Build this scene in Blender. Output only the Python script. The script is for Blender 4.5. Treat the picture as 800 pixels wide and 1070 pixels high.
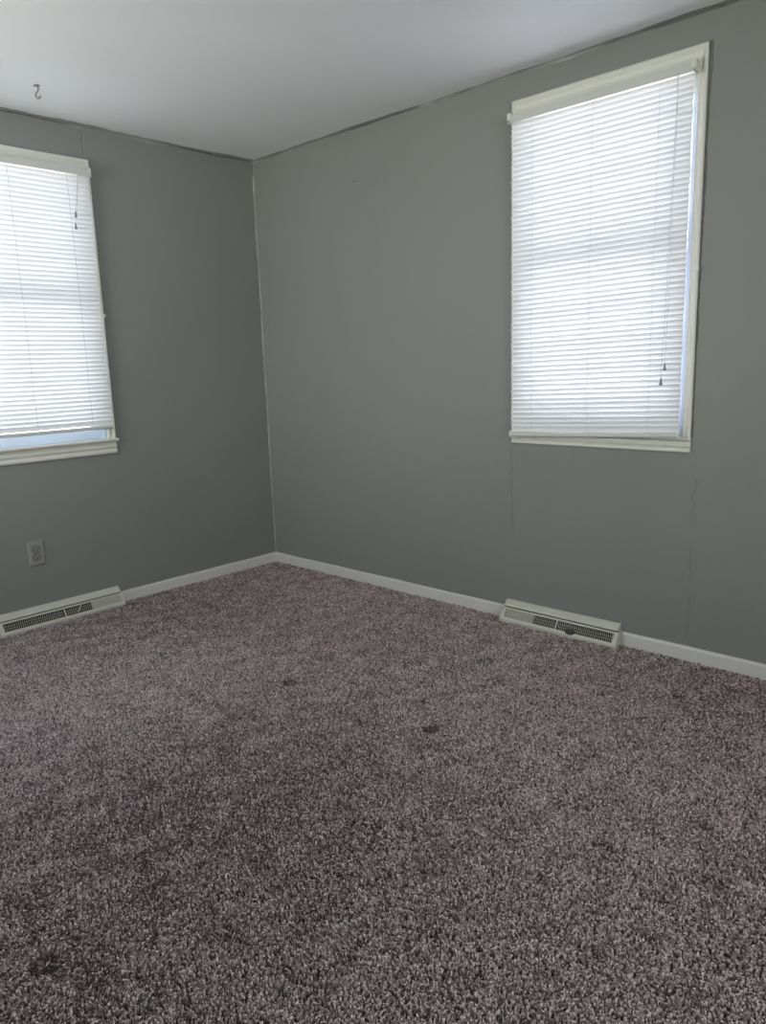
import bpy, math, random
import numpy as np
from mathutils import Vector, Matrix

for o in list(bpy.data.objects):
    bpy.data.objects.remove(o)
SC = bpy.context.scene
COL = SC.collection
PI = math.pi

# ------------------------------------------------------------------ camera
F, YAW, PIT, ROL = 783.82, 0.8121, -0.1949, -0.0322
fw = Vector((math.sin(YAW) * math.cos(PIT), math.cos(YAW) * math.cos(PIT), math.sin(PIT)))
rt = fw.cross(Vector((0, 0, 1))).normalized()
up = rt.cross(fw)
r2 = rt * math.cos(ROL) + up * math.sin(ROL)
u2 = -rt * math.sin(ROL) + up * math.cos(ROL)
cam = bpy.data.cameras.new('camera')
cam.sensor_fit = 'HORIZONTAL'
cam.sensor_width = 36
cam.lens = F / 800 * 36
cam.clip_start = 0.02
camo = bpy.data.objects.new('camera', cam)
COL.objects.link(camo)
M = Matrix((r2, u2, -fw)).transposed().to_4x4()
M.translation = Vector((-2.925, -3.7335, 1.2212))
camo.matrix_world = M
SC.camera = camo

# ------------------------------------------------------------------ view, sky, daylight
SC.view_settings.view_transform = 'Standard'
SC.view_settings.look = 'None'
SC.view_settings.gamma = 1
SC.view_settings.use_curve_mapping = False
SC.view_settings.exposure = 0.22
SC.cycles.max_bounces = 14
SC.cycles.diffuse_bounces = 8
SC.cycles.transmission_bounces = 8
SC.cycles.transparent_max_bounces = 16
SC.cycles.use_denoising = True

H = 2.4
SKY_UP = (1.9, 2.35, 3.2)
SKY_HOR_Y = (2.9, 3.3, 3.3)     # towards the trees behind the left window
SKY_HOR_X = (3.1, 3.15, 3.9)     # towards the right window
GROUND = (11.5, 11.9, 13.0)
FILL_GROUND = (10.5, 10.8, 9.9)     # added fill from below, through the made-up side opening
FILL_SIDE = (11.0, 11.5, 10.9)          # added fill through a made-up opening in the side wall
FILL_BEHIND = (8.6, 8.8, 8.8)     # added fill through a made-up opening behind the camera

w = bpy.data.worlds.new('daylight')
SC.world = w
w.use_nodes = True
nt = w.node_tree
nt.nodes.clear()
def wn(t, **k):
    n = nt.nodes.new(t)
    for a, b in k.items():
        setattr(n, a, b)
    return n
tc = wn('ShaderNodeTexCoord')
sp = wn('ShaderNodeSeparateXYZ')
nt.links.new(tc.outputs['Generated'], sp.inputs[0])
def wmix(fac, a, b):
    n = wn('ShaderNodeMix', data_type='RGBA')
    nt.links.new(fac, n.inputs[0])
    for s, v in ((6, a), (7, b)):
        if isinstance(v, tuple):
            n.inputs[s].default_value = (*v, 1)
        else:
            nt.links.new(v, n.inputs[s])
    return n.outputs[2]
def wrange(src, a, b):
    n = wn('ShaderNodeMapRange', interpolation_type='SMOOTHSTEP')
    n.inputs[1].default_value = a
    n.inputs[2].default_value = b
    nt.links.new(src, n.inputs[0])
    return n.outputs[0]
hor = wmix(wrange(sp.outputs['X'], 0.2, 0.9), SKY_HOR_Y, SKY_HOR_X)
hor = wmix(wrange(sp.outputs['Y'], -0.2, -0.6), hor, FILL_BEHIND)
hor = wmix(wrange(sp.outputs['X'], -0.3, -0.7), hor, FILL_SIDE)
sky = wmix(wrange(sp.outputs['Z'], 0.05, 0.7), hor, SKY_UP)
gnd = wmix(wrange(sp.outputs['X'], -0.2, -0.5), GROUND, FILL_GROUND)
sky = wmix(wrange(sp.outputs['Z'], 0.0, -0.15), sky, gnd)
bg = wn('ShaderNodeBackground')
nt.links.new(sky, bg.inputs[0])
bg.inputs[1].default_value = 1.0
wo = wn('ShaderNodeOutputWorld')
nt.links.new(bg.outputs[0], wo.inputs[0])

def portal(name, loc, rot, sx, sy):
    l = bpy.data.lights.new(name, 'AREA')
    l.shape = 'RECTANGLE'
    l.size, l.size_y = sx, sy
    l.cycles.is_portal = True
    o = bpy.data.objects.new(name, l)
    COL.objects.link(o)
    o.location = loc
    o.rotation_euler = rot
portal('daylight_portal_left', (-1.42, 0.118, 1.55), (-PI / 2, 0, 0), 0.74, 1.34)
portal('daylight_portal_right', (0.118, -2.21, 1.58), (0, PI / 2, 0), 1.34, 0.76)
# unseen openings added in the back and side walls to let fill light in
BX0, BX1, BZ0, BZ1, YB, XB = -3.3, -1.6, 0.9, 2.1, -6.0, -3.4
SY0, SY1, SZ0, SZ1 = -1.45, -0.35, 1.0, 2.1
portal('fill_portal_back', ((BX0 + BX1) / 2, YB - 0.05, (BZ0 + BZ1) / 2), (PI / 2, 0, 0), BX1 - BX0, BZ1 - BZ0)

portal('fill_portal_side', (XB - 0.05, (SY0 + SY1) / 2, (SZ0 + SZ1) / 2), (0, -PI / 2, 0), SZ1 - SZ0, SY1 - SY0)

# ------------------------------------------------------------------ materials
class NT:
    def __init__(s, name):
        s.m = bpy.data.materials.new(name)
        s.m.use_nodes = True
        s.t = s.m.node_tree
        s.b = s.t.nodes['Principled BSDF']
        s.out = s.t.nodes['Material Output']
    def n(s, t, **k):
        n = s.t.nodes.new(t)
        for a, b in k.items():
            setattr(n, a, b)
        return n
    def l(s, a, b):
        s.t.links.new(a, b)
    def val(s, v, sock):
        if hasattr(v, 'links') or hasattr(v, 'is_linked'):
            s.l(v, sock)
        else:
            sock.default_value = v
    def math(s, op, a, b=0.0, c=None, clamp=False):
        n = s.n('ShaderNodeMath', operation=op, use_clamp=clamp)
        s.val(a, n.inputs[0]); s.val(b, n.inputs[1])
        if c is not None:
            s.val(c, n.inputs[2])
        return n.outputs[0]
    def noise(s, scale, detail=2, rough=0.5, vec=None):
        n = s.n('ShaderNodeTexNoise')
        n.inputs['Scale'].default_value = scale
        n.inputs['Detail'].default_value = detail
        n.inputs['Roughness'].default_value = rough
        s.l(vec if vec is not None else s.obj(), n.inputs['Vector'])
        return n.outputs['Fac']
    def obj(s):
        if not hasattr(s, 'tc'):
            s.tc = s.n('ShaderNodeTexCoord')
        return s.tc.outputs['Object']
    def mix(s, f, a, b):
        n = s.n('ShaderNodeMix', data_type='RGBA')
        s.val(f, n.inputs[0])
        for i, v in ((6, a), (7, b)):
            if isinstance(v, tuple):
                n.inputs[i].default_value = (*v, 1)
            else:
                s.l(v, n.inputs[i])
        return n.outputs[2]
    def ramp(s, f, a, b, smooth=True):
        n = s.n('ShaderNodeMapRange', interpolation_type='SMOOTHSTEP' if smooth else 'LINEAR')
        s.val(f, n.inputs[0])
        n.inputs[1].default_value = a; n.inputs[2].default_value = b
        return n.outputs[0]
    def bump(s, h, strength, dist):
        n = s.n('ShaderNodeBump')
        n.inputs['Strength'].default_value = strength
        n.inputs['Distance'].default_value = dist
        s.l(h, n.inputs['Height'])
        s.l(n.outputs[0], s.b.inputs['Normal'])

def simple(name, col, rough=0.5, var=0.06, scale=12, bump=0.0, bscale=80, spec=0.5, metal=0.0):
    k = NT(name)
    f = k.noise(scale, 4)
    a = tuple(c * (1 - var) for c in col); b = tuple(min(1, c * (1 + var)) for c in col)
    k.l(k.mix(f, a, b), k.b.inputs['Base Color'])
    k.b.inputs['Roughness'].default_value = rough
    k.b.inputs['Specular IOR Level'].default_value = spec
    k.b.inputs['Metallic'].default_value = metal
    if bump:
        k.bump(k.noise(bscale, 3), bump, 0.002)
    return k.m

WALL = (0.232, 0.236, 0.222)
def wall_mat(name, seams):
    """satin grey paint with roller texture; seams = (axis, position, z0, z1, width, height): raised tape lines under the paint"""
    k = NT(name)
    n1 = k.noise(0.9, 3); n2 = k.noise(7, 4)
    c = k.mix(k.ramp(n1, 0.3, 0.7), tuple(v * 0.97 for v in WALL), tuple(v * 1.03 for v in WALL))
    c = k.mix(k.math('MULTIPLY', k.ramp(n2, 0.62, 0.8), 0.15), c, (0.27, 0.27, 0.26))
    k.l(c, k.b.inputs['Base Color'])
    k.l(k.math('MULTIPLY_ADD', n2, 0.16, 0.46), k.b.inputs['Roughness'])
    k.b.inputs['Specular IOR Level'].default_value = 0.35
    h = k.math('MULTIPLY', k.noise(260, 3), 0.05)
    h = k.math('MULTIPLY_ADD', k.noise(2.2, 2), 1.6, h)
    h = k.math('MULTIPLY_ADD', k.noise(14, 3), 0.22, h)
    s = k.n('ShaderNodeSeparateXYZ'); k.l(k.obj(), s.inputs[0])
    for ax, pos, z0, z1, wd, ht in seams:
        wob = k.math('MULTIPLY_ADD', k.noise(16, 4), 0.045, -0.0225)
        d = k.math('ABSOLUTE', k.math('ADD', k.math('SUBTRACT', s.outputs[ax], pos), wob))
        line = k.math('SUBTRACT', 1.0, k.ramp(d, 0.0, wd))
        m = k.math('MULTIPLY', k.ramp(s.outputs['Z'], z0, z0 + 0.04), k.math('SUBTRACT', 1.0, k.ramp(s.outputs['Z'], z1 - 0.04, z1)))
        m = k.math('MULTIPLY', m, k.ramp(k.noise(6 + wd * 100, 2), 0.30, 0.5))
        h = k.math('MULTIPLY_ADD', k.math('MULTIPLY', line, m), ht * 1.3, h)
    k.bump(h, 0.55, 0.004)
    return k.m

M_wall_l = wall_mat('grey_wall_paint_left', [('X', -1.026, 2.25, 2.39, 0.006, -0.8)])
M_wall_r = wall_mat('grey_wall_paint_right', [('Y', -1.80, 0.42, 0.84, 0.010, 1.1), ('Y', -2.636, 0.07, 0.80, 0.008, 0.9), ('Y', -1.815, 0.2, 0.8, 0.02, 0.5), ('Y', -0.35, 0.3, 2.2, 0.03, 0.25)])
M_wall = wall_mat('grey_wall_paint', [])
k = NT('white_ceiling_paint')
c = k.mix(k.ramp(k.noise(0.8, 2), 0.3, 0.7), (0.77, 0.78, 0.775), (0.82, 0.828, 0.825))
k.l(c, k.b.inputs['Base Color']); k.b.inputs['Roughness'].default_value = 0.7
h = k.math('MULTIPLY_ADD', k.noise(1.6, 2), 1.5, k.math('MULTIPLY', k.noise(220, 3), 0.05))
k.bump(h, 0.4, 0.004)
M_ceil = k.m
M_edge = simple('grey_paint_ragged_edge', (0.30, 0.305, 0.295), 0.5, 0.2, 30, 0.5, 60)
M_caulk = simple('aged_caulk', (0.31, 0.315, 0.29), 0.6, 0.35, 14, 0.5, 90)
M_dark_strip = simple('dark_strip', (0.13, 0.13, 0.12), 0.8, 0.6, 60, 0.6, 120)
M_trim = simple('white_trim_paint', (0.66, 0.64, 0.595), 0.35, 0.04, 14, 0.15, 40)
M_cream = simple('cream_window_casing_paint', (0.66, 0.655, 0.59), 0.38, 0.05, 18, 0.2, 50)
M_tint = simple('yellow_tint_paint', (0.80, 0.72, 0.42), 0.5, 0.06, 18)  # yellow chosen to tint the daylight on the top slats
M_vinyl = simple('cool_white_sash_vinyl', (0.60, 0.68, 0.78), 0.35, 0.03, 10)
M_reg = simple('off_white_register_enamel', (0.56, 0.55, 0.465), 0.42, 0.06, 30, 0.15, 90)
M_regd = simple('beige_damper_metal', (0.36, 0.34, 0.28), 0.55, 0.12, 60)
M_grille = simple('register_grille_wire', (0.44, 0.42, 0.34), 0.5, 0.1, 60)
M_dark = simple('dark_duct_interior', (0.02, 0.018, 0.016), 0.8, 0.3, 40)
M_lever = simple('black_damper_lever', (0.008, 0.008, 0.009), 0.35, 0.1, 40)
M_plate = simple('grey_painted_outlet', (0.275, 0.275, 0.255), 0.42, 0.05, 60, 0.2, 150)
M_slot = simple('black_outlet_slot', (0.012, 0.012, 0.012), 0.6, 0.1, 60)
M_hook = simple('tarnished_hook_metal', (0.20, 0.19, 0.17), 0.4, 0.3, 200, metal=0.7)
M_head_rail = simple('white_enamelled_head_rail', (0.58, 0.58, 0.55), 0.32, 0.03, 20)
M_cord = simple('off_white_cord', (0.42, 0.43, 0.45), 0.7, 0.1, 200)
M_tassel = simple('smoky_plastic_tassel', (0.20, 0.23, 0.23), 0.3, 0.1, 60)
M_wood = simple('outer_frame_paint', (0.55, 0.55, 0.52), 0.5, 0.05, 20)

k = NT('translucent_white_slat')
k.t.nodes.remove(k.b)
tr = k.n('ShaderNodeBsdfTranslucent'); df = k.n('ShaderNodeBsdfPrincipled'); mx = k.n('ShaderNodeMixShader')
c = k.mix(k.noise(5, 2), (0.79, 0.79, 0.80), (0.82, 0.82, 0.83))
k.l(c, tr.inputs[0]); k.l(c, df.inputs['Base Color'])
df.inputs['Roughness'].default_value = 0.45
mx.inputs[0].default_value = 0.055
k.l(df.outputs[0], mx.inputs[1]); k.l(tr.outputs[0], mx.inputs[2]); k.l(mx.outputs[0], k.out.inputs[0])
M_slat = k.m

k = NT('window_glass')
k.t.nodes.remove(k.b)
tp = k.n('ShaderNodeBsdfTransparent'); gl = k.n('ShaderNodeBsdfGlossy'); mx = k.n('ShaderNodeMixShader'); fr = k.n('ShaderNodeFresnel')
tp.inputs[0].default_value = (0.95, 0.955, 0.97, 1)
gl.inputs['Roughness'].default_value = 0.02
fr.inputs[0].default_value = 1.35
k.l(fr.outputs[0], mx.inputs[0]); k.l(tp.outputs[0], mx.inputs[1]); k.l(gl.outputs[0], mx.inputs[2]); k.l(mx.outputs[0], k.out.inputs[0])
M_glass = k.m

# ------------------------------------------------------------------ mesh helpers
class MB:
    def __init__(s):
        s.v = []; s.f = []
    def add(s, vs, fs):
        o = len(s.v)
        s.v += [tuple(p) for p in vs]
        s.f += [tuple(i + o for i in q) for q in fs]
    def box(s, x0, x1, y0, y1, z0, z1):
        s.add([(x, y, z) for z in (z0, z1) for y in (y0, y1) for x in (x0, x1)],
              [(0, 2, 3, 1), (4, 5, 7, 6), (0, 1, 5, 4), (2, 6, 7, 3), (0, 4, 6, 2), (1, 3, 7, 5)])
        return s
    def prism(s, prof, a, b, fn):
        """closed profile of 2-D points extruded from a to b; fn(p, q, t) -> xyz"""
        n = len(prof)
        s.add([fn(p, q, a) for p, q in prof] + [fn(p, q, b) for p, q in prof],
              [(i, (i + 1) % n, n + (i + 1) % n, n + i) for i in range(n)] + [tuple(range(n - 1, -1, -1)), tuple(range(n, 2 * n))])
        return s
    def sweep(s, rings, caps=True, closed=True):
        n = len(rings[0])
        vs = [p for r in rings for p in r]
        fs = []
        for i in range(len(rings) - 1):
            for j in range(n if closed else n - 1):
                k2 = (j + 1) % n
                fs.append((i * n + j, i * n + k2, (i + 1) * n + k2, (i + 1) * n + j))
        if caps and closed:
            fs += [tuple(range(n - 1, -1, -1)), tuple(range((len(rings) - 1) * n, len(rings) * n))]
        s.add(vs, fs)
        return s
    def tube(s, pts, r, seg=8):
        pts = [Vector(p) for p in pts]
        rs = r if isinstance(r, (list, tuple)) else [r] * len(pts)
        rings = []
        a = None
        for i, p in enumerate(pts):
            d = (pts[min(i + 1, len(pts) - 1)] - pts[max(i - 1, 0)]).normalized()
            if a is None:
                a = d.orthogonal().normalized()
            a = (a - d * a.dot(d)).normalized()
            b = d.cross(a)
            rings.append([p + (a * math.cos(2 * PI * j / seg) + b * math.sin(2 * PI * j / seg)) * rs[i] for j in range(seg)])
        return s.sweep(rings)
    def build(s, name, mat, parent=None, bevel=0.0, smooth=False, seg=2):
        me = bpy.data.meshes.new(name)
        me.from_pydata(s.v, [], s.f)
        me.validate()
        import bmesh
        bm = bmesh.new(); bm.from_mesh(me)
        bmesh.ops.recalc_face_normals(bm, faces=bm.faces)
        bm.to_mesh(me); bm.free()
        me.materials.append(mat)
        o = bpy.data.objects.new(name, me)
        COL.objects.link(o)
        if smooth:
            for p in me.polygons:
                p.use_smooth = True
        if bevel:
            b = o.modifiers.new('bevel', 'BEVEL')
            b.width = bevel; b.segments = seg; b.limit_method = 'ANGLE'; b.angle_limit = 0.6
        if parent is not None:
            o.parent = parent
        return o

def structure(o):
    o['kind'] = 'structure'
    return o
def tag(o, label, cat, group=None, kind=None):
    o['label'] = label; o['category'] = cat
    if group: o['group'] = group
    if kind: o['kind'] = kind
    return o
def empty(name, loc, rz=0):
    o = bpy.data.objects.new(name, None)
    COL.objects.link(o)
    o.empty_display_size = 0.1
    o.location = loc
    o.rotation_euler = (0, 0, rz)
    return o
LEFT, RIGHT = 0.0, -PI / 2    # local x runs along the wall, local y points out of the room, z up

# ------------------------------------------------------------------ room shell
T = 0.14
W1 = dict(u0=-1.832, u1=-1.015, top=2.246, stool=0.884, ap=0.806, cw=0.040, meet=1.545, hw=0.052)
W2 = dict(u0=1.800, u1=2.614, top=2.291, stool=0.905, ap=0.846, cw=0.034, meet=1.590, hw=0.062)
def opening(W):
    return W['u0'] + W['cw'], W['u1'] - W['cw'], W['stool'] - 0.02, W['top'] - W['hw']
FZ = -0.012
def holed(mb, a0, a1, z0, z1, o, fn):
    """wall from a0 to a1 with one opening, as a flat grid frame of four slabs sharing edges"""
    A = [a0, o[0], o[1], a1]; Z = [z0, o[2], o[3], z1]
    for side in (0.0, T):
        pass
    idx = {}
    vs = []
    for d in (0, T):
        for j, z in enumerate(Z):
            for i, a in enumerate(A):
                idx[(d, i, j)] = len(vs); vs.append(fn(a, d, z))
    fs = []
    for d in (0, T):
        for j in range(3):
            for i in range(3):
                if (i, j) != (1, 1):
                    fs.append((idx[(d, i, j)], idx[(d, i + 1, j)], idx[(d, i + 1, j + 1)], idx[(d, i, j + 1)]))
    loop = [(1, 1), (2, 1), (2, 2), (1, 2)]
    for q in range(4):
        a, b = loop[q], loop[(q + 1) % 4]
        fs.append((idx[(0, *a)], idx[(0, *b)], idx[(T, *b)], idx[(T, *a)]))
    out = [(0, 0), (3, 0), (3, 3), (0, 3)]
    rim = [(i, 0) for i in range(4)] + [(3, j) for j in range(1, 4)] + [(i, 3) for i in (2, 1, 0)] + [(0, j) for j in (2, 1)]
    for q in range(len(rim)):
        a, b = rim[q], rim[(q + 1) % len(rim)]
        fs.append((idx[(0, *a)], idx[(0, *b)], idx[(T, *b)], idx[(T, *a)]))
    mb.add(vs, fs)
    return mb
structure(holed(MB(), XB, T, FZ, H, opening(W1), lambda a, d, z: (a, d, z)).build('wall_left', M_wall_l))
structure(holed(MB(), 0.0, -YB, FZ, H, opening(W2), lambda a, d, z: (d, -a, z)).build('wall_right', M_wall_r))
structure(holed(MB(), XB, T, FZ, H, (BX0, BX1, BZ0, BZ1), lambda a, d, z: (a, YB - d, z)).build('wall_back', M_wall))
structure(holed(MB(), YB, T, FZ, H, (SY0, SY1, SZ0, SZ1), lambda a, d, z: (XB - d, a, z)).build('wall_side', M_wall))
structure(MB().box(XB - T, T, YB - T, T, H, H + 0.12).build('ceiling', M_ceil))
k = NT('carpet_backing')
c = k.mix(k.noise(300, 3), (0.035, 0.03, 0.03), (0.10, 0.085, 0.085))
k.l(c, k.b.inputs['Base Color']); k.b.inputs['Roughness'].default_value = 0.95
k.bump(k.noise(300, 3), 1.0, 0.01)
structure(MB().box(XB - T, T, YB - T, T, FZ - 0.1, FZ).build('floor', k.m))

# ragged paint / caulk beads in the room's corners
rng = random.Random(4)
def wob(n, amp, seed):
    r = np.random.RandomState(seed)
    t = np.linspace(0, 1, n)
    y = sum(np.sin(2 * PI * (f * t + r.rand())) * amp / (1 + i * .6) for i, f in enumerate((3.1, 7.7, 17.3, 41)))
    return y
def bead(name, mat, fn, length, w1, w2, amp, seed, n=160):
    """triangular fillet in an inside corner: fn(t, a, b) maps length and the two wall distances"""
    A = np.clip(w1 + wob(n, amp, seed), 0.001, 1); B = np.clip(w2 + wob(n, amp, seed + 9), 0.001, 1)
    rings = []
    for i in range(n):
        t = length * i / (n - 1)
        a, b = float(A[i]), float(B[i])
        rings.append([fn(t, 0, 0), fn(t, a, 0), fn(t, a * .8, 0.0012), fn(t, a * 0.33, b * 0.33), fn(t, 0.0012, b * .8), fn(t, 0, b)])
    return structure(MB().sweep(rings).build(name, mat, smooth=False))
bead('trim_1', M_caulk, lambda t, a, b: (-a, -b, 0.06 + t), 2.26, 0.005, 0.005, 0.0022, 3)
bead('trim_2', M_edge, lambda t, a, b: (-t, -a, H - b), 3.3, 0.030, 0.006, 0.007, 5)
bead('trim_3', M_edge, lambda t, a, b: (-a, -t, H - b), 5.9, 0.017, 0.004, 0.005, 8)
bead('trim_4', M_dark_strip, lambda t, a, b: (-0.04 - t, -a, H - b), 3.2, 0.0025, 0.0060, 0.0022, 15)
bead('trim_5', M_dark_strip, lambda t, a, b: (-a, -0.04 - t, H - b), 4.4, 0.0025, 0.0055, 0.0022, 18)

# baseboards
def baseboard(name, a0, a1, rz, m=M_trim):
    prof = [(0, FZ), (0.0115, FZ), (0.0115, 0.048), (0.0095, 0.0545), (0.004, 0.0575), (0, 0.0575)]
    n = 40
    wv = wob(n, 0.0006, int(abs(a0) * 100))
    rings = []
    for i in range(n):
        t = a0 + (a1 - a0) * i / (n - 1)
        rings.append([(t, -d - (float(wv[i]) if d > 0 else 0) * .5, z + (float(wv[i]) if z > 0 else 0)) for d, z in prof])
    o = MB().sweep(rings).build(name, m)
    o.rotation_euler = (0, 0, rz)
    return structure(o)
baseboard('baseboard_left', -1.085, -0.0001, LEFT)
baseboard('baseboard_left_outer', XB, -1.720, LEFT)
baseboard('baseboard_right', 0.0116, 1.785, RIGHT)
baseboard('baseboard_right_outer', 2.362, -YB, RIGHT)

# ------------------------------------------------------------------ windows
def window(name, W, rz):
    u0, u1, z0, z1 = opening(W)
    zs = W['stool']
    root = structure(empty(name, (0, 0, 0), rz))
    cw = W['cw']
    # casing: stepped moulding, mitred, up one side, across the head and down the other
    prof = [(0, 0), (0, 0.013), (0.004, 0.017), (0.010, 0.017), (0.013, 0.013), (cw - 0.012, 0.011), (cw - 0.008, 0.014), (cw - 0.003, 0.013), (cw, 0.009), (cw, 0)]
    O = [(W['u0'], zs, 1, 0), (W['u0'], W['top'], 1, -1), (W['u1'], W['top'], -1, -1), (W['u1'], zs, -1, 0)]
    rings = [[(u + w_ * su, -d, z + w_ * sz * W['hw'] / cw) for w_, d in prof] for u, z, su, sz in O]
    MB().sweep(rings).build('casing', M_cream, root, bevel=0.0008)
    # stool and apron
    MB().prism([(0.02, zs - 0.016), (-0.026, zs - 0.016), (-0.032, zs - 0.010), (-0.033, zs - 0.004), (-0.029, zs), (0.02, zs)] if name == 'window_1' else
               [(0.02, zs - 0.014), (-0.014, zs - 0.014), (-0.018, zs - 0.008), (-0.018, zs - 0.003), (-0.015, zs), (0.02, zs)],
               W['u0'] - 0.006, W['u1'] + (0.006 if name == 'window_1' else 0.0), lambda p, q, t: (t, p, q)).build('stool', M_cream, root)
    at, ab = zs - 0.0165, W['ap']
    h = at - ab
    pr = [(0, ab), (0.010, ab), (0.014, ab + h * 0.10), (0.0135, ab + h * 0.24), (0.008, ab + h * 0.34), (0.0085, ab + h * 0.44), (0.015, ab + h * 0.52), (0.0155, ab + h * 0.62), (0.010, ab + h * 0.72), (0.011, at), (0, at)]
    MB().prism(pr, W['u0'], W['u1'], lambda p, q, t: (t, -p, q)).build('apron', M_cream, root)
    # jamb liner
    j = MB()
    t_ = 0.012
    j.box(u0, u0 + t_, -0.001, T, zs, z1 - t_); j.box(u1 - t_, u1, -0.001, T, zs, z1 - t_)
    j.box(u0, u1, 0.02, T + 0.03, z0, zs - 0.002)
    j.build('jamb', M_vinyl, root)
    MB().box(u0, u1, -0.001, T, z1 - t_, z1).build('head_jamb', M_tint, root)
    # two sashes
    m = W['meet']; s = 0.034
    a0, a1 = u0 + t_, u1 - t_
    def sash(nm, v, zb, zt, bot, top, mt):
        sb = MB()
        v0, v1 = v
        # stiles and rails as one picture frame with a stepped glazing edge
        def ring(ins, vv, b=0.0, t=0.0):
            return [(a0 + ins, vv, zb + (bot if ins else 0) + b), (a1 - ins, vv, zb + (bot if ins else 0) + b), (a1 - ins, vv, zt - (top if ins else 0)), (a0 + ins, vv, zt - (top if ins else 0))]
        R = [ring(0, v0), ring(s - 0.008, v0), ring(s, v0 + 0.008), ring(s, v1), ring(0, v1)]
        n = 4
        vs = [p for r in R for p in r]; fs = []
        for i in range(5):
            for q in range(4):
                k2 = (q + 1) % 4; i2 = (i + 1) % 5
                fs.append((i * n + q, i * n + k2, i2 * n + k2, i2 * n + q))
        sb.add(vs, fs)
        fo = sb.build(nm, M_vinyl, root)
        MB().box(a0 + s - .004, a1 - s + .004, (v0 + v1) / 2 + .004, (v0 + v1) / 2 + 0.008, zb + bot - .004, zt - top + .004).build('glass_pane', M_glass, fo)
        return fo
    sash('lower_sash', (0.040, 0.066), zs, m + 0.018, 0.045, 0.032, 0)
    sash('upper_sash', (0.070, 0.096), m - 0.018, z1 - t_, 0.032, 0.060, 0)
    MB().box(u0 + t_, u1 - t_, 0.034, 0.038, z1 - 0.070, z1 - t_).build('head_tint_strip', M_tint, root)  # added strip that bounces yellow light onto the top slats
    # sash lock on the meeting rail
    uc = (a0 + a1) / 2
    lk = MB().box(uc - 0.028, uc + 0.028, 0.042, 0.064, m + 0.018, m + 0.026)
    lk.tube([(uc, 0.052, m + 0.026), (uc, 0.052, m + 0.036)], 0.009, 12)
    lk.box(uc - 0.006, uc + 0.026, 0.046, 0.056, m + 0.034, m + 0.040)
    lk.build('sash_lock', M_trim, root, bevel=0.001)
    # storm window outside
    st = MB()
    for a, b, c, d in ((a0, a0 + .02, zs, z1 - t_), (a1 - .02, a1, zs, z1 - t_), (a0 + .02, a1 - .02, zs, zs + .025), (a0 + .02, a1 - .02, z1 - t_ - .025, z1 - t_), (a0 + .02, a1 - .02, m - .012, m + .012)):
        st.box(a, b, 0.118, 0.132, c, d)
    st.build('storm_frame', M_vinyl, root)
    return root
win1 = window('window_1', W1, LEFT)
win2 = window('window_2', W2, RIGHT)
# dark strip along the outer edge of the right window's casing
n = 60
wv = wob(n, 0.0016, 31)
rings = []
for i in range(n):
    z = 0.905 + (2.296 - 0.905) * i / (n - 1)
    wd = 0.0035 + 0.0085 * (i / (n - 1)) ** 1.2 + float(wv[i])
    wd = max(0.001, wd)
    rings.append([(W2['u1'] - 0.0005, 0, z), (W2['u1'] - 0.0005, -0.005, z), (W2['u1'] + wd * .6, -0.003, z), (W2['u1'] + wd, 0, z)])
MB().sweep(rings).build('casing_strip', M_dark_strip, win2)
# small catches on the casing edges
for root, W, z in ((win1, W1, 1.505), (win2, W2, 1.528)):
    MB().box(W['u1'] - 0.008, W['u1'] + 0.005, -0.024, -0.012, z - 0.008, z + 0.008).build('casing_clip', M_trim, root, bevel=0.002)

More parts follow.
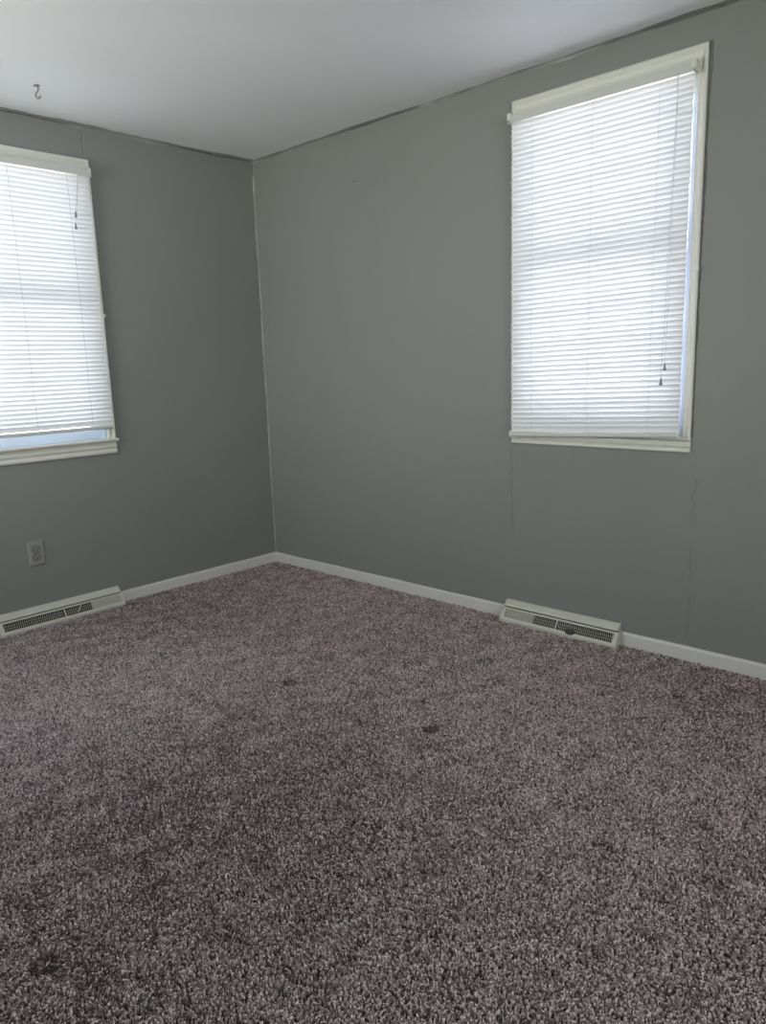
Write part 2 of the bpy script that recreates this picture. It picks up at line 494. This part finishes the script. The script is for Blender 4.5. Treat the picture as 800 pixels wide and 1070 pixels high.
# ------------------------------------------------------------------ venetian blinds
def blind(W, rz, a0, a1, zh, zb0, zb1, n_slat, ladders, cords, label, seed, bow):
    """a0/a1: left/right ends, zh: head-rail underside, zb0/zb1: height of bottom rail's top at its left and right end"""
    base = Vector((a0 + a1, 0, 0)) / 2
    R = Matrix.Rotation(rz, 3, 'Z')
    root = empty('window_blind', R @ Vector((base.x, -0.037, min(zb0, zb1) - 0.02)), rz)
    ox, oy, oz = base.x, -0.037, min(zb0, zb1) - 0.02
    def X(m):
        m.v = [(x - ox, y - oy, z - oz) for x, y, z in m.v]
        return m
    r = random.Random(seed)
    # head rail: U channel with rolled lips
    hr = MB()
    pr = [(-0.050, zh), (-0.050, zh + 0.030), (-0.0485, zh + 0.033), (-0.046, zh + 0.0325), (-0.046, zh + 0.004), (-0.026, zh + 0.004), (-0.026, zh + 0.0325), (-0.0235, zh + 0.033), (-0.022, zh + 0.030), (-0.022, zh)]
    X(hr.prism(pr, a0 - 0.004, a1 + 0.004, lambda p, q, t: (t, p, q))).build('head_rail', M_head_rail, root, bevel=0.0007)
    for s_, ua in ((-1, a0 - 0.002), (1, a1 + 0.002)):
        b = MB()
        b.box(ua - 0.012, ua + 0.012, -0.020, -0.0175, zh - 0.004, zh + 0.044)
        b.box(ua - 0.012, ua + 0.012, -0.054, -0.018, zh + 0.036, zh + 0.0385)
        b.box(ua + s_ * 0.0085 - 0.001, ua + s_ * 0.0085 + 0.001, -0.054, -0.018, zh - 0.002, zh + 0.036)
        b.box(ua - 0.010, ua + 0.010, -0.0545, -0.0525, zh + 0.010, zh + 0.037)
        X(b).build('bracket', M_cream, root, bevel=0.001)
    # slats: crowned strips, almost closed, their upper edges towards the room
    sw, ang = 0.0262, math.radians(69.5)
    rows = MB()
    nu, nc = 14, 5
    for i in range(n_slat):
        t = (i + 0.6) / n_slat
        jz = r.uniform(-0.0006, 0.0006); ja = r.uniform(-0.05, 0.05); ju = r.uniform(-0.0012, 0.0012)
        rings = []
        for a in range(nu + 1):
            f = a / nu
            zb = zb0 + (zb1 - zb0) * f
            z = zh - 0.004 - (zh - 0.004 - zb - 0.006) * t + jz - bow * math.sin(PI * f) * t
            an = ang + ja + 0.02 * math.sin(3 * f + i)
            ring = []
            for cidx in range(nc):
                q = cidx / (nc - 1) - 0.5
                crown = 0.0022 * (1 - 4 * q * q)
                dy = -q * sw * math.cos(an) + crown * math.sin(an)
                dz = q * sw * math.sin(an) + crown * math.cos(an)
                ring.append((a0 + (a1 - a0) * f + ju, -0.037 + dy, z + dz))
            rings.append(ring)
        rows.sweep(rings, caps=False, closed=False)
    X(rows).build('slats', M_slat, root, smooth=True)
    # bottom rail
    br = MB()
    pf = [(-0.048, 0.0), (-0.050, -0.004), (-0.050, -0.014), (-0.047, -0.018), (-0.029, -0.018), (-0.026, -0.014), (-0.026, -0.004), (-0.028, 0.0)]
    rings = []
    for a in range(nu + 1):
        f = a / nu
        z = zb0 + (zb1 - zb0) * f - bow * math.sin(PI * f)
        rings.append([(a0 + (a1 - a0) * f, p, z + q) for p, q in pf])
    X(br.sweep(rings)).build('bottom_rail', M_head_rail, root, bevel=0.0008)
    for ua in (a0, a1):
        f = 0 if ua == a0 else 1
        z = zb0 + (zb1 - zb0) * f
        X(MB().box(ua - 0.003, ua + 0.003, -0.0515, -0.0245, z - 0.019, z + 0.001)).build('end_cap', M_cream, root, bevel=0.001)
    # ladder cords, front and back
    for u in ladders:
        f = (u - a0) / (a1 - a0)
        z = zb0 + (zb1 - zb0) * f - 0.018
        l = MB()
        for yy, du in ((-0.0495, 0), (-0.0245, 0.001)):
            l.tube([(u + du, yy, zh + 0.002), (u + du + r.uniform(-.002, .002), yy, (zh + z) / 2), (u + du, yy, z)], 0.0006, 5)
        X(l).build('ladder_cord', M_cord, root)
        X(MB().tube([(u, -0.0515, z + 0.010), (u, -0.0495, z + 0.010)], 0.005, 10)).build('cord_plug', M_trim, root)
    # lift cords with tassels
    for u, ztop, u_b, zt in cords:
        cpts = [(u + (u_b - u) * (i / 8) ** 1.5 + 0.0012 * math.sin(i * 1.3), -0.053 - 0.001 * i / 8, ztop + (zt - ztop) * i / 8) for i in range(9)]
        co = X(MB().tube(cpts, 0.0008, 6)).build('lift_cord', M_cord, root)
        tz = [(0, 0.0015), (0.002, 0.0028), (0.012, 0.0040), (0.024, 0.0062), (0.028, 0.0064), (0.029, 0.003)]
        X(MB().tube([(u_b, -0.054, zt - a) for a, _ in tz], [b for _, b in tz], 12)).build('tassel', M_tassel, co, smooth=True)
    return tag(root, label, 'blind', None)

blind(W1, LEFT, -1.845, -1.040, 2.160, 0.956, 0.956, 56, (-1.735, -1.425, -1.150),
      ((-1.100, 2.162, -1.127, 1.990), (-1.096, 2.162, -1.133, 1.935)),
      'white mini blind with drawn-up cords on the left window, ending above its sill', 3, 0.002)
blind(W2, RIGHT, 1.815, 2.578, 2.196, 0.898, 0.924, 63, (1.925, 2.195, 2.460),
      ((2.528, 2.198, 2.521, 1.190), (2.525, 2.198, 2.508, 1.135)),
      'white mini blind with long hanging cords and tassels on the right window', 7, 0.001)

# ------------------------------------------------------------------ baseboard heat registers
def register(a0, a1, rz, mirror, label):
    """mirror=+1: closed damper at the left end (as on the right wall), -1: at the right end"""
    L = a1 - a0
    R = Matrix.Rotation(rz, 3, 'Z')
    root = empty('floor_register', R @ Vector(((a0 + a1) / 2, 0, 0)), rz)
    h = L / 2
    # back body with triangular ends
    side = [(0, -0.008), (0.066, -0.008), (0.068, 0.003), (0.066, 0.008), (0.034, 0.060), (0.030, 0.064), (0, 0.064)]
    for s in (-1, 1):
        e = MB()
        x0, x1 = (s * h, s * (h - 0.003))
        e.prism(side, x0, x1, lambda p, q, t: (t, -p, q))
        e.build('end_plate', M_reg, root, bevel=0.0008)
    # hood: flat cap leaning from wall to the groove
    hood = [(0, 0.056), (0, 0.092), (0.009, 0.094), (0.016, 0.090), (0.034, 0.072), (0.036, 0.066), (0.030, 0.062), (0.026, 0.060)]
    MB().prism(hood, -h + 0.006, h - 0.006, lambda p, q, t: (t, -p, q)).build('hood', M_reg, root, bevel=0.0012)
    # sloping face frame: runs from (0.036,0.060) down to (0.068,0.006)
    A = Vector((0, -0.034, 0.060)); B = Vector((0, -0.067, 0.006))
    dv = (B - A); ln = dv.length; dv.normalize()
    nv = Vector((0, dv.z, -dv.y))
    if nv.y > 0: nv = -nv
    def P(u, s, d):
        q = A + dv * s + nv * d
        return (u, q.y, q.z)
    def slab(m, u0, u1, s0, s1, d0, d1):
        m.add([P(u, s, d) for d in (d0, d1) for s in (s0, s1) for u in (u0, u1)],
              [(0, 2, 3, 1), (4, 5, 7, 6), (0, 1, 5, 4), (2, 6, 7, 3), (0, 4, 6, 2), (1, 3, 7, 5)])
    fr_ = MB()
    t0, t1 = 0.008, ln - 0.014
    for q in ((-h, h, 0, t0), (-h, h, t1, ln), (-h, -h + 0.020, t0, t1), (h - 0.020, h, t0, t1), (-0.0035, 0.0035, t0, t1)):
        slab(fr_, *q, -0.002, 0.002)
    fr_.build('face_frame', M_reg, root, bevel=0.0008)
    MB().box(-h + .003, h - .003, -0.067, -0.062, -0.008, 0.006).build('bottom_lip', M_reg, root, bevel=0.001)
    # dark inside
    MB().box(-h + 0.004, h - 0.004, -0.012, -0.002, -0.006, 0.056).build('duct_back', M_dark, root)
    MB().box(-h + 0.004, h - 0.004, -0.060, -0.012, -0.007, -0.003).build('duct_floor', M_dark, root)
    # grille fins leaning, and two cross wires
    g = MB()
    n = 62
    for i in range(n):
        u = -h + 0.024 + (L - 0.048) * i / (n - 1)
        if abs(u) < 0.006:
            continue
        lean = 0.0045 * mirror
        m0 = [P(u - 0.0009 - lean / 2, t0, 0.0), P(u + 0.0009 - lean / 2, t0, 0.0), P(u + 0.0009 - lean / 2, t0, -0.0016), P(u - 0.0009 - lean / 2, t0, -0.0016)]
        m1 = [P(u - 0.0009 + lean / 2, t1, 0.0), P(u + 0.0009 + lean / 2, t1, 0.0), P(u + 0.0009 + lean / 2, t1, -0.0016), P(u - 0.0009 + lean / 2, t1, -0.0016)]
        g.sweep([m0, m1])
    for s in (0.37, 0.68):
        sc = t0 + (t1 - t0) * s
        slab(g, -h + 0.02, h - 0.02, sc - 0.0006, sc + 0.0006, -0.0020, -0.0006)
    g.build('grille', M_grille, root)
    # damper blade behind the grille: shut over about a quarter of one end
    e0, e1 = (-h + 0.018, -h + 0.175) if mirror > 0 else (h - 0.175, h - 0.018)
    d = MB(); slab(d, e0, e1, t0 - 0.002, t1 + 0.002, -0.0055, -0.0035)
    d.build('damper', simple('pale_damper', (0.50, 0.49, 0.42), 0.5, 0.06, 40), root)
    d = MB(); e0, e1 = (0.006, 0.150) if mirror > 0 else (-0.170, -0.006)
    slab(d, e0, e1, t0, t1, -0.0045, -0.0028)
    d.build('damper_blade', M_dark, root)
    return root, P, h, t0, t1
reg, P, h, t0, t1 = register(1.770, 2.360, RIGHT, 1, '')
tag(reg, 'off-white baseboard register with black lever below the right window', 'heating register')
uk = 0.075
m = MB()
c0 = [P(uk + 0.024 * math.cos(a), t1 - 0.003 + 0.014 * math.sin(a), 0.002) for a in [PI * 2 * i / 20 for i in range(20)]]
c1 = [P(uk + 0.021 * math.cos(a), t1 - 0.003 + 0.012 * math.sin(a), 0.009) for a in [PI * 2 * i / 20 for i in range(20)]]
m.sweep([c0, c1])
lv = m.build('lever', M_lever, reg, bevel=0.001)
m = MB()
m.sweep([[P(uk + dx - 0.010, t0 + 0.010 + ds, 0.0095 + dd) for dx, ds, dd in ((0, 0, 0), (0.003, 0, 0), (0.003, 0, .003), (0, 0, .003))],
         [P(uk + dx + 0.004, t1 - 0.006 + ds, 0.0095 + dd) for dx, ds, dd in ((0, 0, 0), (0.003, 0, 0), (0.003, 0, .003), (0, 0, .003))]])
m.build('lever_tab', M_hook, lv)
reg2, P, h, t0, t1 = register(-1.720, -1.082, LEFT, -1, '')
tag(reg2, 'off-white baseboard register with small white lever below the left window', 'heating register')
m = MB()
uk = 0.072
m.sweep([[P(uk + dx - 0.010, t1 - 0.008, dd) for dx, dd in ((0, 0.001), (0.005, 0.001), (0.005, .006), (0, .006))],
         [P(uk + dx + 0.010, t0 + 0.006, dd + 0.004) for dx, dd in ((0, 0.001), (0.004, 0.001), (0.004, .006), (0, .006))]])
m.build('lever', M_trim, reg2, bevel=0.0008)

# ------------------------------------------------------------------ outlet
ot = empty('wall_outlet', (-1.4885, 0, 0.357), LEFT)
tag(ot, 'grey-painted double wall outlet above the carpet near the left register', 'outlet')
m = MB()
hw, hh = 0.0395, 0.062
rings = []
def rrect(a, b, y, rad, bow=0.0):
    pts = []
    for cx, cz, s in ((a - rad, b - rad, 0), (-(a - rad), b - rad, 1), (-(a - rad), -(b - rad), 2), (a - rad, -(b - rad), 3)):
        for i in range(5):
            an = PI / 2 * s + PI / 2 * i / 4
            pts.append((cx + rad * math.cos(an), y, cz + rad * math.sin(an)))
    return [(x * (1 + bow * (1 - (z / b) ** 2)), yy, z) for x, yy, z in pts]
rings = [rrect(hw, hh, 0, 0.004), rrect(hw, hh, -0.004, 0.004), rrect(hw - 0.003, hh - 0.003, -0.0075, 0.004), rrect(hw - 0.009, hh - 0.009, -0.009, 0.004)]
m.sweep(rings)
m.build('cover_plate', M_plate, ot)
for s in (1, -1):
    zc = s * 0.0195
    m = MB()
    pts = []
    for i in range(28):
        a = 2 * PI * i / 28
        x = 0.0175 * math.cos(a); z = 0.0175 * math.sin(a)
        z = max(-0.0135, min(0.0135, z))
        pts.append((x, z))
    m.sweep([[(x, -0.0085, z + zc) for x, z in pts], [(x, -0.0112, z + zc) for x, z in pts], [(x * .9, -0.012, z * .9 + zc) for x, z in pts]])
    rc = m.build('receptacle', M_plate, ot)
    m = MB()
    m.sweep([[(x * 1.18, -0.0088, z * 1.18 + zc) for x, z in pts], [(x * 1.18, -0.0100, z * 1.18 + zc) for x, z in pts]])
    m.build('shadow_gap', M_slot, rc)
    m = MB()
    m.box(-0.0092, -0.0052, -0.0124, -0.0115, zc - 0.002, zc + 0.0065)
    m.box(0.0052, 0.0092, -0.0124, -0.0115, zc - 0.001, zc + 0.0065)
    m.tube([(0, -0.0115, zc - 0.0070), (0, -0.0124, zc - 0.0070)], 0.0036, 10)
    m.build('slot', M_slot, rc)
m = MB()
m.tube([(0, -0.0085, 0), (0, -0.0105, 0)], [0.0035, 0.003], 12)
m.build('screw', M_hook, ot)

# ------------------------------------------------------------------ ceiling hook
hk = empty('ceiling_hook', (-1.404, -0.391, H), 0)
tag(hk, 'small dull metal swag hook screwed into the white ceiling', 'hook')
right = Vector((0.69, -0.72, 0))
m = MB()
m.tube([(0, 0, 0), (0, 0, -0.003), (0, 0, -0.005)], [0.011, 0.010, 0.004], 16)
m.tube([tuple(right * -0.012 + Vector((0, 0, -0.003))), tuple(right * 0.014 + Vector((0, 0, -0.0025)))], 0.003, 8)
m.build('mount', M_hook, hk)
pts = [(0.002, -0.004), (0.008, -0.012), (0.004, -0.022), (-0.004, -0.030), (-0.007, -0.040), (-0.003, -0.049), (0.005, -0.051), (0.011, -0.046), (0.012, -0.040)]
MB().tube([tuple(right * a + Vector((0, 0, z))) for a, z in pts], [0.0028] * 8 + [0.002], 8).build('hook_wire', M_hook, hk, smooth=True)

# nail in the right wall
nl = MB()
nl.tube([(0, 0, 0), (-0.006, 0, -0.001), (-0.008, 0, -0.001), (-0.0095, 0, -0.001)], [0.0016, 0.0016, 0.005, 0.0035], 10)
o = nl.build('wall_nail', M_hook)
o.location = (0, -0.832, 2.147)
tag(o, 'small nail head high on the grey wall right of the corner', 'nail')

# ------------------------------------------------------------------ carpet pile
def carpet():
    r = np.random.RandomState(12)
    sx, sy = 0.0041, 0.0041
    x0, x1, y0, y1 = -3.4, -0.004, -4.1, -0.004
    xs = np.arange(x0, x1, sx); ys = np.arange(y0, y1, sy)
    X, Y = np.meshgrid(xs, ys)
    X = X.ravel() + r.uniform(-.5, .5, X.size) * sx * 1.1
    Y = Y.ravel() + r.uniform(-.5, .5, Y.size) * sy * 1.1
    keep = (X < -0.012) & (Y < -0.012)
    keep &= ~((X > -0.073) & (Y > -2.362) & (Y < -1.768)) & ~((Y > -0.073) & (X > -1.722) & (X < -1.080))
    # leave out what lies well behind or left of the viewpoint
    keep &= (((X + 2.56) * 0.749 + (Y + 2.33) * 0.662) > -0.30) & (((X + 2.56) * 0.941 - (Y + 2.33) * 0.339) > -0.35)
    keep &= r.rand(X.size) > 0.16
    X, Y = X[keep], Y[keep]
    N = X.size
    # smooth random fields: sums of random waves
    def field(scale, seed, k=14):
        q = np.random.RandomState(seed)
        f = np.zeros(N)
        for _ in range(k):
            a = q.uniform(0, 2 * PI); fr = scale * q.uniform(.5, 1.6)
            f += np.sin(fr * (X * math.cos(a) + Y * math.sin(a)) + q.uniform(0, 2 * PI))
        return f / math.sqrt(k / 2)
    lean_dir = field(2.2, 1) * 1.1 + field(9, 2) * 0.9 + r.uniform(-2.2, 2.2, N)
    lean = 0.55 + 0.15 * field(4, 4) + 0.12 * field(25, 5) + r.normal(0, .30, N)
    lean = np.clip(np.abs(lean), 0, 1.1)
    height = 0.0125 + 0.0008 * field(5, 6) + 0.0013 * field(130, 7) + 0.0016 * field(380, 8) + r.normal(0, .0012, N)
    # dents left by furniture feet
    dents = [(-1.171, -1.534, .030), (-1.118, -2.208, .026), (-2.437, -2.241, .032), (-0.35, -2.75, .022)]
    for dx, dy, rad in dents:
        d = np.hypot(X - dx, Y - dy)
        k_ = np.exp(-(d / rad) ** 2)
        height *= 1 - 0.6 * k_
        lean_dir = np.where(d < rad * 1.6, np.arctan2(Y - dy, X - dx), lean_dir)
        lean = np.where(d < rad * 1.6, 0.9, lean)
    height = np.clip(height, 0.004, 0.022)
    rad = r.uniform(.0015, .0023, N)
    gone = np.zeros(N, bool)
    for dx, dy, rd in dents:
        d = np.hypot(X - dx, Y - dy)
        gone |= (d > rd * .35) & (d < rd * .95) & (r.rand(N) < .35)
    height = np.where(gone, .003, height)
    # each yarn end stands up, then curls over sideways
    ext = 0.0022 + 0.0072 * np.clip(lean, 0, 1.0)
    cx, cy = np.cos(lean_dir), np.sin(lean_dir)
    tw = r.uniform(0, 2 * PI, N)
    V = np.zeros((N, 7, 3), np.float32)
    zb = FZ - 0.0005
    for j in range(3):
        a = tw + 2 * PI * j / 3
        V[:, j, 0] = X + np.cos(a) * rad; V[:, j, 1] = Y + np.sin(a) * rad; V[:, j, 2] = zb
        a2 = a + 0.5
        V[:, 3 + j, 0] = X + cx * ext * .40 + np.cos(a2) * rad * 1.45
        V[:, 3 + j, 1] = Y + cy * ext * .40 + np.sin(a2) * rad * 1.45
        V[:, 3 + j, 2] = zb + height * (.86 - 0.10 * np.cos(a2 - lean_dir))
    V[:, 6, 0] = X + cx * ext; V[:, 6, 1] = Y + cy * ext; V[:, 6, 2] = zb + height * (1.04 - 0.22 * np.clip(lean, 0, 1))
    # faces
    base = (np.arange(N) * 7)[:, None]
    quads = np.array([[0, 1, 4, 3], [1, 2, 5, 4], [2, 0, 3, 5]]); tris = np.array([[3, 4, 6], [4, 5, 6], [5, 3, 6]])
    loops = np.concatenate([np.tile(quads.ravel(), (N, 1)) + base, np.tile(tris.ravel(), (N, 1)) + base], axis=1).ravel()
    starts1 = np.array([0, 4, 8, 12, 15, 18]); tot1 = np.array([4, 4, 4, 3, 3, 3])
    starts = (np.tile(starts1, (N, 1)) + (np.arange(N) * 21)[:, None]).ravel()
    me = bpy.data.meshes.new('carpet_pile')
    me.vertices.add(N * 7); me.vertices.foreach_set('co', V.ravel())
    me.loops.add(N * 21); me.loops.foreach_set('vertex_index', loops.astype(np.int32))
    me.polygons.add(N * 6); me.polygons.foreach_set('loop_start', starts.astype(np.int32))
    me.polygons.foreach_set('loop_total', np.tile(tot1, N).astype(np.int32))
    me.update(calc_edges=True)
    # yarn shade: flecked dark, taupe and pale yarns
    t = np.clip(0.46 + 0.05 * field(3, 20) + 0.05 * field(40, 22) + r.normal(0, .33, N), 0, 1)
    for dx, dy, rd in dents:      # shade of the dents painted into the yarn colour
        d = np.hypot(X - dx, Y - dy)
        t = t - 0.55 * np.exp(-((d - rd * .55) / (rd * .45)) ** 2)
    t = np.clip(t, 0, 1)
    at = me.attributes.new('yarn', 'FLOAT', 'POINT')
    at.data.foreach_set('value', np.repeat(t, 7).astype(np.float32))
    k = NT('flecked_carpet_yarn')
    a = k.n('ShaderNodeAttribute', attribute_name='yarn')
    patch = k.ramp(k.noise(2.6, 3, 0.6), 0.35, 0.65)
    cr = k.n('ShaderNodeValToRGB')
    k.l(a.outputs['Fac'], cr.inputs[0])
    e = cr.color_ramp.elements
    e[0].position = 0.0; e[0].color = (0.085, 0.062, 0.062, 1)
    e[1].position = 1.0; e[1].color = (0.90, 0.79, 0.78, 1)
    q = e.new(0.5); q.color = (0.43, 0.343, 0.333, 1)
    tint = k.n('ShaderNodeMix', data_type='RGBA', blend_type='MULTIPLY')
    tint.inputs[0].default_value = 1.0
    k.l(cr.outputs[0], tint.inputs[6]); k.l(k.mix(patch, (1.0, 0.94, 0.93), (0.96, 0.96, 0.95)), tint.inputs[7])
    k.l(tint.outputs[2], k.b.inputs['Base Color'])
    k.b.inputs['Roughness'].default_value = 0.8
    k.b.inputs['Specular IOR Level'].default_value = 0.2
    k.b.inputs['Sheen Weight'].default_value = 0.15
    me.materials.append(k.m)
    o = bpy.data.objects.new('carpet_pile', me)
    COL.objects.link(o)
    tag(o, 'shaggy taupe and brown flecked wall-to-wall carpet pile with small furniture dents', 'carpet', kind='stuff')
carpet()
